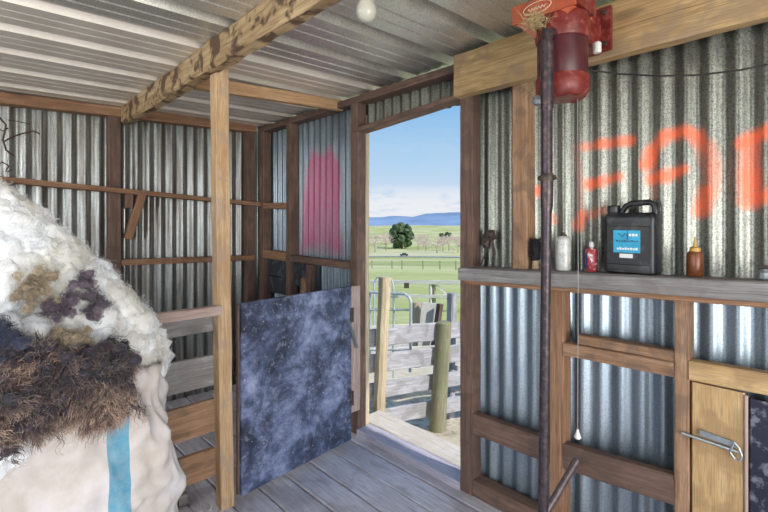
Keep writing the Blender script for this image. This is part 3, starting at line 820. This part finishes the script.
# vine / cord tangle on the back wall at left
m = MB()
def cur(pp): return [on_y(a, b, YB+.03) for a, b in pp]
m.tube(cur([(-8, 112), (0, 118), (6, 125), (3, 140), (6, 150), (14, 156)]), .006, 6)
m.tube(cur([(3, 142), (12, 137), (24, 133), (34, 131), (40, 134)]), .005, 6)
m.tube(cur([(-6, 168), (2, 162), (9, 166), (5, 172), (12, 170)]), .005, 6)
m.tube(cur([(8, 120), (20, 122), (30, 124)]), .003, 5)
m.tube(cur([(-4, 128), (3, 131), (8, 128)]), .004, 5)
one('rope_tangle', m, 'rope', 'brown twisted rope tangle hanging on back wall above the wool heap', 'rope')

# ================================================================== SACK AND WOOL
m = MB(); SXC, SYC = .02, 1.80; NU, NV = 260, 60
def sackp(i, j):
    z = .90*j/(NV-1)
    u = i/(NU-1)*2*math.pi
    hw = .50+.05*math.sin(min(1, (z+.05)/.75)*math.pi)-.05*max(0, (z-.7)/.2); hd = .285+.02*math.sin(z/.9*math.pi)
    c, s_ = math.cos(u), math.sin(u); e = .42
    x = hw*math.copysign(abs(c)**e, c); y = hd*math.copysign(abs(s_)**e, s_)
    nv = V((x*2.2, y*2.2, z*1.2))
    w = .035*noise.fractal(nv*1.6+V((3, 1, 7)), 1, 2, 3)+.020*(1-abs(noise.noise(V((x*9+z*3.5, y*9, z*1.6)))*2))*(.4+z)
    w += .010*noise.noise(V((x*30+z*10, y*30, z*8)))+.022*(.5-abs(noise.noise(V((x*5-z*6, y*4, z*5+x*3+20))))*2.2)
    w += .030*max(0, .5-abs(noise.noise(V((x*7, 5, z*1.2)))*3))*max(0, (x-.25)/.3)
    k = 1+w/.4
    top = .02*noise.noise(V((u*2, 0, 3)))+.03*noise.noise(V((u*5, 0, 9)))
    if abs(x-.46) < .3 and y < 0: top += .05*(1-abs(x-.46)/.3)
    return V((SXC+x*k, SYC+y*k, z+(top if j == NV-1 else top*z/.9)))
stripe_x = .335
def sackuv(i, j):
    p = sackp(i, j)
    d = p.x-stripe_x-(.9-p.z)*.02 if p.y < SYC else .5
    return (d, p.z)
m.grid(sackp, NU, NV, sackuv)
sk = m.build('wool_sack', 'sack', None, True)
tag(sk, 'white woven sack with a blue stripe filled under the wool heap', 'sack')
ms = sk.modifiers.new('thick', 'SOLIDIFY'); ms.thickness = .003

# heap: lumps on a sloping mound
def mound(n, cx, cy, rx, ry, z0, z1, r, pw=1.0):
    out = []
    for k in range(n):
        t = random.random(); z = z0+(z1-z0)*t
        f = (1-t)**pw; a = random.uniform(0, 2*math.pi)
        q = random.random()**.35
        out.append((V((cx+rx*f*q*math.cos(a), cy+ry*f*q*math.sin(a), z)), r*random.uniform(.7, 1.25)))
    return out
HC = V((-.05, 1.80, 0))
def dome(t):
    t = min(1, max(0, t)); return max(0, 1-t**1.35)**.85
lumps = []
for k in range(620):
    a = random.uniform(0, 2*math.pi); t = random.random()**1.15; z = .775+.745*t
    r = random.uniform(.035, .085)
    rx = max(.02, (.66-.16*max(0, (.93-z)/.13))*dome((z-.8)/.78)-r*.8); ry = max(.02, .34*dome((z-.8)/.78)-r*.6)
    lumps.append((V((HC.x+rx*math.cos(a), HC.y+ry*math.sin(a), z)), r))
for k in range(14):
    t = k/13
    for q in (-.8, -.4, 0, .4, .8):
        f = dome(t*.97); lumps.append((V((HC.x+q*.50*f, HC.y, 90e-2+.52*t)), .04+.15*f))
lumps = [l for l in lumps if not (l[0].y+l[1] > 2.09 and l[0].z < 1.0)]
m = MB()
for (c, r) in lumps: m.blob(c, r, 4, .32, .75/max(r, .03), (1, 1, .88), True)
vv = np.array([tuple(v) for v in m.v]); cen = np.array([tuple(c) for c, r in lumps]); rad = np.array([r for c, r in lumps])
own = np.concatenate([np.full(642, k) for k, (c, r) in enumerate(lumps)])
heap = m.build('wool_heap', 'wool_white', None, True)
tag(heap, 'big heap of fluffy cream white wool piled above the striped sack', 'wool', None, 'stuff')
dn = vv-cen[own]; dn /= np.linalg.norm(dn, axis=1)[:, None]
keep = np.ones(len(vv), bool)
for c, r in zip(cen, rad): keep &= ~((np.linalg.norm(vv-c, axis=1) < r*.8))
keep &= (vv[:, 1] < 1.95)
idx = rng.permutation(np.nonzero(keep)[0])
def roots_on(vv, dn, idx, n, out):
    ii = idx[rng.integers(0, len(idx), n)]
    D = dn[ii]*out+rng.normal(size=(n, 3)); D /= np.linalg.norm(D, axis=1)[:, None]
    return vv[ii]-dn[ii]*.004, D
Rr, Dd = roots_on(vv, dn, idx, 11000, .9)
f1 = strands('wool_fibres', Rr, Dd, .042, .0006, 'wool_white', heap, curl=.65, segs=7, bundle=9, spread=.007, conv=.5, rnd=.16); f1['kind'] = 'stuff'
Rr, Dd = roots_on(vv, dn, idx, 42000, .75)
f2 = strands('wool_fibres', Rr, Dd, .030, .0005, 'wool_white', heap, curl=.5, segs=6, rnd=.25); f2['kind'] = 'stuff'

def clump(name, pts, r, mat, label, n, ln, droop=.0, disp=.8, wid=.0008, curl=.6, smat=None, bundle=8, wave=False, segs=7, dir0=None, sub=3):
    m = MB(); cs = []
    for p in pts:
        for k in range(6):
            c = V(p)+V(rng.normal(size=3))*r*.7; m.blob(c, r*random.uniform(.25, .6), sub, disp, 18, (1, .7, .8)); cs.append(c)
    vv = np.array([tuple(v) for v in m.v]); per = len(vv)//len(cs); own = np.repeat(np.array([tuple(c) for c in cs]), per, axis=0)
    o = m.build(name, mat, None, True); tag(o, label, 'wool', None, 'stuff')
    dn = vv-own; dn /= np.linalg.norm(dn, axis=1)[:, None]
    ii = rng.integers(0, len(vv), n); D = dn[ii]*.7+rng.normal(size=(n, 3))*.7
    if dir0 is not None: D = D*.75+np.array(dir0)
    D /= np.linalg.norm(D, axis=1)[:, None]
    s = strands('fibres', vv[ii], D, ln, wid, smat or mat, o, curl=curl, droop=droop, bundle=bundle, segs=segs, wave=wave, spread=.004, conv=.8); s['kind'] = 'stuff'
    return o
def hp(px, py, y): return on_y(px, py, y)
clump('wool_clump', [hp(42, 276, 1.55), hp(34, 288, 1.53), hp(44, 297, 1.52), hp(24, 293, 1.52)], .022, 'wool_tan', 'stained tan and green wool clump in the middle of the heap', 260, .03)
clump('wool_clump', [hp(80, 290, 1.54), hp(88, 298, 1.53), hp(94, 306, 1.53), hp(86, 284, 1.55), hp(97, 312, 1.52)], .021, 'wool_purple', 'right dark purple wool clump in the middle of the heap', 260, .03)
clump('wool_clump', [hp(58, 303, 1.51), hp(68, 310, 1.50), hp(52, 309, 1.50)], .018, 'wool_purple', 'small blackish wool clump below the tan one in the heap', 180, .03)
clump('wool_clump', [hp(4, 334, 1.43), hp(-2, 345, 1.42), hp(-14, 338, 1.42), hp(8, 343, 1.42)], .028, 'wool_navy', 'navy black wool clump at the left edge above the brown fleece', 260, .04)
clump('wool_clump', [hp(72, 334, 1.49), hp(84, 338, 1.49), hp(62, 338, 1.49)], .018, 'wool_tan', 'stained tan wool clump just above the brown fleece', 220, .03)

pts = []
for py, x0_, x1_, yy in ((352, 92, 126, 1.47), (360, 5, 128, 1.46), (370, -20, 128, 1.44), (381, -22, 127, 1.43), (392, -22, 122, 1.42), (402, -22, 80, 1.41), (402, 92, 118, 1.43), (412, -20, 55, 1.41), (412, 94, 108, 1.43), (424, -18, 24, 1.41)):
    px = x0_
    while px <= x1_: pts.append(hp(px, py+random.uniform(-4, 4), yy+random.uniform(-.012, .012))); px += 9
fo = clump('fleece', pts, .028, 'locks', 'dark brown curly fleece hanging over the front of the sack', 1900, .075, droop=.12, disp=.7, wid=.0011, curl=1.0, bundle=14, wave=True, segs=10, dir0=(0, -.25, -.75))
fo.data.uv_layers[0].data.foreach_set('uv', [.12]*(len(fo.data.loops)*2))
rts, ds = [], []
for k in range(120):
    px = random.uniform(-24, 122); py = (416 if px < 45 else 400)+random.uniform(-14, 8)
    if 58 < px < 96 and random.random() < .5: continue
    rts.append(hp(px, py, 1.395)); ds.append((V((random.uniform(-.3, .3), -.15, -1))+V(rng.normal(size=3))*.15).normalized())
s = strands('locks', rts, ds, .085, .0008, 'locks', fo, curl=.95, droop=.16, segs=12, bundle=20, spread=.0055, conv=.9, wave=True, rnd=.05); s['kind'] = 'stuff'

wisp('wool_scrap', (.80, 2.06, .03), .07, 700, .05, 'scrap of cream wool lying on the floor at the post foot', 'wool_white', .0012, .3)

# ================================================================== OUTSIDE
def gz(rho):
    return float(np.interp(rho, [0, 3.2, 5, 8, 12, 30, 100, 235, 400, 900, 1150, 1500, 2200, 3200, 4500], [-.3, -.3, -.42, -.65, -1.0, -2.3, -8.2, -17, -22, -27, -24, -16, -18, -60, -90]))
def ground(name, r0, r1, mat, nr, label, na=240, disp=.0):
    m = MB(); rs = np.geomspace(max(r0, .5), r1, nr)
    def P(i, j):
        a = 2*math.pi*i/na; r = rs[j]; x, y = r*math.cos(a), r*math.sin(a)
        z = gz(r)+disp*noise.noise(V((x*2.5, y*2.5, 0)))*(1 if r > 2.4 else 0)
        if r > 700: z += 7*noise.noise(V((x/350, y/350, 2)))*min(1, (r-700)/500)
        return (x, y, z)
    m.grid(P, na+1, nr)
    o = m.build(name, mat, None, True); o['kind'] = 'structure'; o['label'] = label
    return o
ground('yard_ground', .4, 9.0, 'dirt', 60, 'dry dirt of the sheep yard', disp=.03)
ground('pasture_ground', 9.0, 4500, 'pasture', 110, 'green pasture and low hills beyond the yard')
# road
m = MB(); na = 90
def RP(i, j):
    a = R(-20+130*i/(na-1)); r = 232+j*13+3*math.sin(a*5)
    return (r*math.cos(a), r*math.sin(a), gz(r)+.35)
m.grid(RP, na, 2); o = m.build('road', 'road'); o['kind'] = 'structure'; o['label'] = 'pale road crossing the pasture'
# far ranges
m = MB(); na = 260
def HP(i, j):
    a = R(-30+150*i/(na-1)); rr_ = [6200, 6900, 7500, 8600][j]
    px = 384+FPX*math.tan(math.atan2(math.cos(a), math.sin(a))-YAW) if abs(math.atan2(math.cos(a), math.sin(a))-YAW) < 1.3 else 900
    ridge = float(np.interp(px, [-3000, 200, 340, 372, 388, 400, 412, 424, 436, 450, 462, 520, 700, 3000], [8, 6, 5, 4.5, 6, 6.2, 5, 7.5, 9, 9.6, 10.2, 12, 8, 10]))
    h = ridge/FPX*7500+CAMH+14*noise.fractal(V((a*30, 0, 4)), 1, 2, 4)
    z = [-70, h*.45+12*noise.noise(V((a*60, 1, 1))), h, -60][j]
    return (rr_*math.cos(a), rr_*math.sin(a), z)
m.grid(HP, na, 4); o = m.build('far_hills', 'hill', None, True); o['kind'] = 'structure'; o['label'] = 'far hills tinted haze blue on the horizon'

# yard fence just outside the door
A0 = at_t(377, 432, 3.5); B0 = at_t(437.5, 425, 3.76)
m = MB(); m.beam(V((A0.x, A0.y, -.45)), at_t(385, 277, 3.52), .085, .085, up=(1, 0, 0), jit=.003, ch=.02)
one('fence_post', m, 'yard_post', 'sunlit pale square fence post just outside the doorway on the left', 'post')
m = MB(); tp = at_t(444, 323, 3.80); m.tube([V((B0.x, B0.y, -.45)), B0, B0.lerp(tp, .5), tp, tp+V((0, 0, .012))], [.070, .070, .066, .066, .05], 16)
auto(one('fence_post', m, 'green_post', 'thick round mossy fence post in the middle of the doorway view', 'post'), 40)
m = MB(); tq = at_t(449, 425, 4.02); m.beam(V((tq.x, tq.y, -.5)), at_t(452, 293, 4.02), .075, .07, up=(1, 0, 0), jit=.003, ch=.012)
one('fence_post', m, 'yard_board', 'tall thin grey post rising just behind the thick mossy fence post', 'post')
dirf = V((.94, -.345, 0)).normalized(); P0 = V((2.40, 2.665, 0))
yf = thing('yard_fence', 'bleached grey board fence behind the two posts outside the doorway', 'fence', (2.9, 2.5, -.3))
for (zt, h) in ((.535, .135), (.335, .145), (.105, .125), (-.118, .125)):
    a = P0+dirf*(-.35); b = P0+dirf*1.95
    m = MB().beam(a+V((0, 0, zt-h/2+.01)), b+V((0, 0, zt-h/2-.01)), .022, h, jit=.004); m.build('board', 'yard_board', yf)
m = MB().beam(b+V((0, .04, -.45)), b+V((0, .04, .75)), .1, .1, up=(1, 0, 0), jit=.003, ch=.02); m.build('post', 'yard_post', yf)
# race slats behind
rf = thing('yard_race_fence', 'second low board fence behind the nearest yard fence', 'fence', (3.4, 3.3, -.4))
for (za, zb) in ((.30, .42), (.05, .17), (-.2, -.06)):
    a = at_t(340, 300, 4.7); b = at_t(480, 300, 5.0)
    MB().beam(V((a.x, a.y, (za+zb)/2-.12)), V((b.x, b.y, (za+zb)/2-.12)), .022, zb-za, jit=.004).build('board', 'far_rail', rf)
for pxx in (345, 475):
    a = at_t(pxx, 300, 4.75); MB().beam(V((a.x, a.y, -.6)), V((a.x, a.y, .38)), .09, .09, up=(1, 0, 0)).build('post', 'yard_post', rf)
# post and tilted panel
c0 = at_t(416.5, 400, 5.4)
m = MB(); m.tube([V((c0.x, c0.y, -.6)), V((c0.x, c0.y, at_t(416.5, 302, 5.4).z))], [.055, .052], 12)
auto(one('fence_post', m, 'yard_post', 'short sunlit round post beside the tilted grey board panel', 'post'), 40)
m = MB(); m.beam(at_t(424.5, 362, 5.3), at_t(430, 303, 5.3), .205, .03, up=(-.69, -.73, 0), jit=.002)
PANEL = 1
one('board_panel', m, 'far_rail', 'tilted smooth grey board panel standing in the yard', 'panel')
m = MB(); m.beam(at_t(440, 304, 5.2), at_t(432, 362, 5.2), .06, .06, up=(0, 1, 0)); m.v = m.v
one('brace_post', m, 'stud_dark', 'leaning dark post along right edge of the tilted grey panel', 'post')
# pipe gate
pg = thing('pipe_gate', 'galvanised pipe gate in the sheep yard left of the short post', 'gate', at_t(390, 385, 4.4))
def PG(px, py, t=4.4): return at_t(px, py, t+.006*(390-px))
MB().tube([PG(362, 292), PG(405, 294), PG(409, 297), PG(411, 302), PG(410, 372)], .014, 8).build('frame', 'gal_pipe', pg)
for py in (310, 330, 350): MB().tube([PG(362, py), PG(410, py)], .009, 8).build('rail', 'gal_pipe', pg)
MB().tube([PG(394, 293), PG(393, 370)], .010, 8).build('upright', 'gal_pipe', pg)
MB().tube([PG(370, 292), PG(370, 372)], .010, 8).build('upright', 'gal_pipe', pg)
ph = [PG(374, 380, 4.7), PG(374, 283, 4.7), PG(377, 277.5, 4.7), PG(388, 277, 4.7), PG(392, 280, 4.7), PG(393.5, 287, 4.7), PG(393.5, 378, 4.7)]
m = MB().tube(ph, .010, 8); one('pipe_hoop', m, 'gal_pipe', 'tall galvanised pipe hoop behind the pipe gate', 'pipe')
# far yard rails
fr = thing('far_yard_rails', 'pale two-rail fence with a braced post at the far side of the yard', 'fence', at_t(430, 312, 12))
def F(px, py, t=12): return at_t(px, py, t)
for (ya, yb, h) in ((282, 282.5, .11), (296, 296.5, .09)):
    MB().beam(F(370, ya, 12.5), F(490, yb, 11.6), .05, h, jit=.006, seg=20).build('rail', 'far_rail', fr)
for px in (430.5, 434, 380, 478): MB().beam(F(px, 312, 12.05), F(px, 281, 12.05), .07, .07, up=(1, 0, 0), seg=3).build('post', 'green_post' if px == 434 else 'far_rail', fr)
MB().beam(F(435, 284, 12), F(448, 296, 12), .05, .05, seg=3).build('brace', 'far_rail', fr)
MB().beam(F(404, 285.5, 12), F(409, 285.5, 12), .04, .14, seg=1).build('plate', 'dark_steel', fr)
# pasture fence posts
tt = [(372, 271, 62), (392, 272.5, 58), (402, 273, 57), (423, 274.5, 55), (440, 275, 54), (456, 276, 53)]
pw = thing('pasture_fence', 'row of thin dark posts and wires crossing the green pasture', 'fence', at_t(420, 277, 55))
for (px, py, t) in tt:
    a = at_t(px, py, t); z0 = gz(math.hypot(a.x, a.y)); MB().beam(V((a.x, a.y, z0-.3)), V((a.x, a.y, z0+1.1)), .09, .09, up=(1, 0, 0), seg=2).build('post', 'bark', pw)
ends = [at_t(px, py, t) for px, py, t in tt]
for h in (.5, 1.0): MB().tube([V((a.x, a.y, gz(math.hypot(a.x, a.y))+h)) for a in ends], .015, 4).build('wire', 'cord', pw)

# trees
def leaf_tree(px, py, t, w, h, label, mat='leaf', grp=None, nb=26):
    a = at_t(px, py, t); a.z = gz(math.hypot(a.x, a.y))
    r = thing('tree', label, 'tree', a, grp)
    MB().tube([a-V((0, 0, .5)), a+V((0, 0, h*.3)), a+V((w*.05, 0, h*.6))], [w*.04, w*.03, w*.02], 7).build('trunk', 'bark', r)
    m = MB()
    for k in range(nb):
        u = random.random(); ang = random.uniform(0, 6.28); f = math.sin(math.pi*(.12+.8*u))**.7*.36
        c = a+V((w*f*math.cos(ang), w*f*math.sin(ang), h*(.16+.72*u))); m.blob(c, w*random.uniform(.09, .17), 2, .7, 1.2)
    cr = m.build('crown', mat, r)
    rt = np.array([tuple(v) for v in m.v]); ii = rng.integers(0, len(rt), 2500); D = rng.normal(size=(2500, 3)); D /= np.linalg.norm(D, axis=1)[:, None]
    return r
leaf_tree(402, 249, 390, 24, 23, 'big dark leafy tree standing beyond the road', nb=40)
leaf_tree(445, 232, 800, 22, 8, 'low dark rounded tree clump on the far green slope', nb=16)
def bare_tree(px, py, t, h, label, grp=None, spread=.55):
    a = at_t(px, py, t); a.z = gz(math.hypot(a.x, a.y)); r = thing('bare_tree', label, 'tree', a, grp)
    m = MB(); top = a+V((0, 0, h*.3)); MB().tube([a-V((0, 0, .3)), top], [h*.03, h*.022], 6).build('trunk', 'bark', r)
    def rec(p, d, l, rd, k):
        q = p+d*l; m.tube([p, q], [rd, rd*.6], 4, False)
        if k == 0: return
        for _ in range(3): rec(q, (d+V(rng.normal(size=3))*spread).normalized(), l*.72, rd*.65, k-1)
    for _ in range(7): rec(top, (V((0, 0, 1))+V(rng.normal(size=3))*.6).normalized(), h*.25, h*.018, 4)
    m.build('branches', 'scrub', r); return r
G = 'bare trees along the road'
for (px, t, h, lb) in ((375, 300, 13, 'leftmost bare pinkish tree beyond the road'), (386, 330, 14, 'bare pinkish tree just left of the big dark tree'),
                  (426, 330, 13, 'bare pinkish tree just right of the big dark tree'), (437, 290, 12, 'bare pinkish tree in the middle right beyond the road'),
                  (366, 350, 15, 'bare pinkish tree half hidden by the left jamb'), (393.5, 420, 15, 'bare pinkish tree showing behind the big dark tree'),
                  (418, 350, 13, 'small bare pinkish tree touching the right of the big dark tree'), (443, 330, 12, 'bare pinkish tree behind the middle right ones'),
                  (449, 340, 13, 'bare pinkish tree second from the right jamb'), (458, 300, 12, 'rightmost bare pinkish tree beyond the road')):
    bare_tree(px, 250, t, h, lb, G)
# car
ca = at_t(404, 257, 238); ca.z = gz(238)+.4
cr = thing('car', 'small dark car driving on the pale road', 'car', ca)
tan = V((-ca.y, ca.x, 0)).normalized(); out = V((ca.x, ca.y, 0)).normalized()
def C(a, b, z): return ca+tan*a+out*b+V((0, 0, z))
m = MB().beam(C(-2.1, 0, .75), C(2.1, 0, .75), 1.7, .75, ch=.2, jit=0, seg=1); m.build('body', 'car', cr)
m = MB().beam(C(-1.2, 0, 1.35), C(1.0, 0, 1.35), 1.5, .55, ch=.15, jit=0, seg=1); m.build('cabin', 'glass', cr)
for a in (-1.3, 1.3):
    for b in (-.8, .8):
        MB().tube([C(a, b-.1, .33), C(a, b+.1, .33)], .33, 12).build('wheel', 'tyre', cr)

# ================================================================== LIGHT
w = bpy.data.worlds.new('World'); scn.world = w; w.use_nodes = True; nt = w.node_tree
bg = nt.nodes['Background']
tc = nt.nodes.new('ShaderNodeTexCoord'); sx = nt.nodes.new('ShaderNodeSeparateXYZ'); L(nt, tc.outputs['Generated'], sx.inputs[0])
sky = ramp(nt, sx.outputs[2], [(0, (.66,.76,.88)), (.06, (.60,.73,.88)), (.14, (.42,.64,.87)), (.26, (.24,.50,.82)), (.6, (.14,.34,.70))])
mp = nt.nodes.new('ShaderNodeMapping'); mp.inputs['Scale'].default_value = (9, 9, 26); L(nt, tc.outputs['Generated'], mp.inputs[0])
cn = noise_t(nt, mp.outputs[0], 1.6, 8, .62, .3)
band = ramp(nt, sx.outputs[2], [(0, 1), (.045, .95), (.07, .5), (.085, 0), (.10, 0), (.16, .08), (.24, 0)])
cm = N(nt, 'ShaderNodeMath', operation='MULTIPLY'); L(nt, ramp(nt, cn, [(.36, 0), (.50, 1)]), cm.inputs[0]); L(nt, band, cm.inputs[1])
skc = mixc(nt, cm.outputs[0], sky, (.84, .86, .90))
L(nt, skc, bg.inputs[0]); bg.inputs[1].default_value = 1.0

sun = bpy.data.objects.new('sun', bpy.data.lights.new('sun', 'SUN')); COL.objects.link(sun)
sun.data.energy = 4.2; sun.data.angle = R(.6); sun.data.color = (1, .95, .86)
sun.rotation_euler = V((.10, -.80, .72)).to_track_quat('Z', 'Y').to_euler()
def area(name, loc, tgt, sx_, sy_, e, col):
    l = bpy.data.objects.new(name, bpy.data.lights.new(name, 'AREA')); COL.objects.link(l)
    l.data.shape = 'RECTANGLE'; l.data.size = sx_; l.data.size_y = sy_; l.data.energy = e; l.data.color = col
    l.location = loc; l.rotation_euler = (V(loc)-V(tgt)).to_track_quat('Z', 'Y').to_euler(); return l
area('bay_daylight', (-.3, Y0-.15, 1.05), (-.1, 2, 1.9), 2.6, 1.8, 132, (1, .98, .95))
area('side_fill', (X0-.1, .75, 1.45), (1, .9, 1.3), 1.1, 1.3, 38, (.95, .98, 1))  # added fill lamp at the unseen side, placed to streak the iron wall
area('rear_side_fill', (X0-.1, 3.0, 1.68), (2, 1.2, 1.45), 1.2, .9, 32, (.97, .99, 1))  # added lamp in an invented rear opening, for highlights on the corrugations

cam = bpy.data.objects.new('camera', bpy.data.cameras.new('camera')); COL.objects.link(cam)
cam.location = (0, 0, CAMH); cam.rotation_euler = (R(90), 0, -YAW)
cam.data.sensor_width = 36; cam.data.lens = FPX/768*36; cam.data.shift_y = -34/768
cam.data.clip_start = .02; cam.data.clip_end = 20000
scn.camera = cam
scn.view_settings.view_transform = 'Standard'; scn.view_settings.look = 'None'
scn.view_settings.exposure = 0; scn.view_settings.gamma = 1; scn.view_settings.use_curve_mapping = False
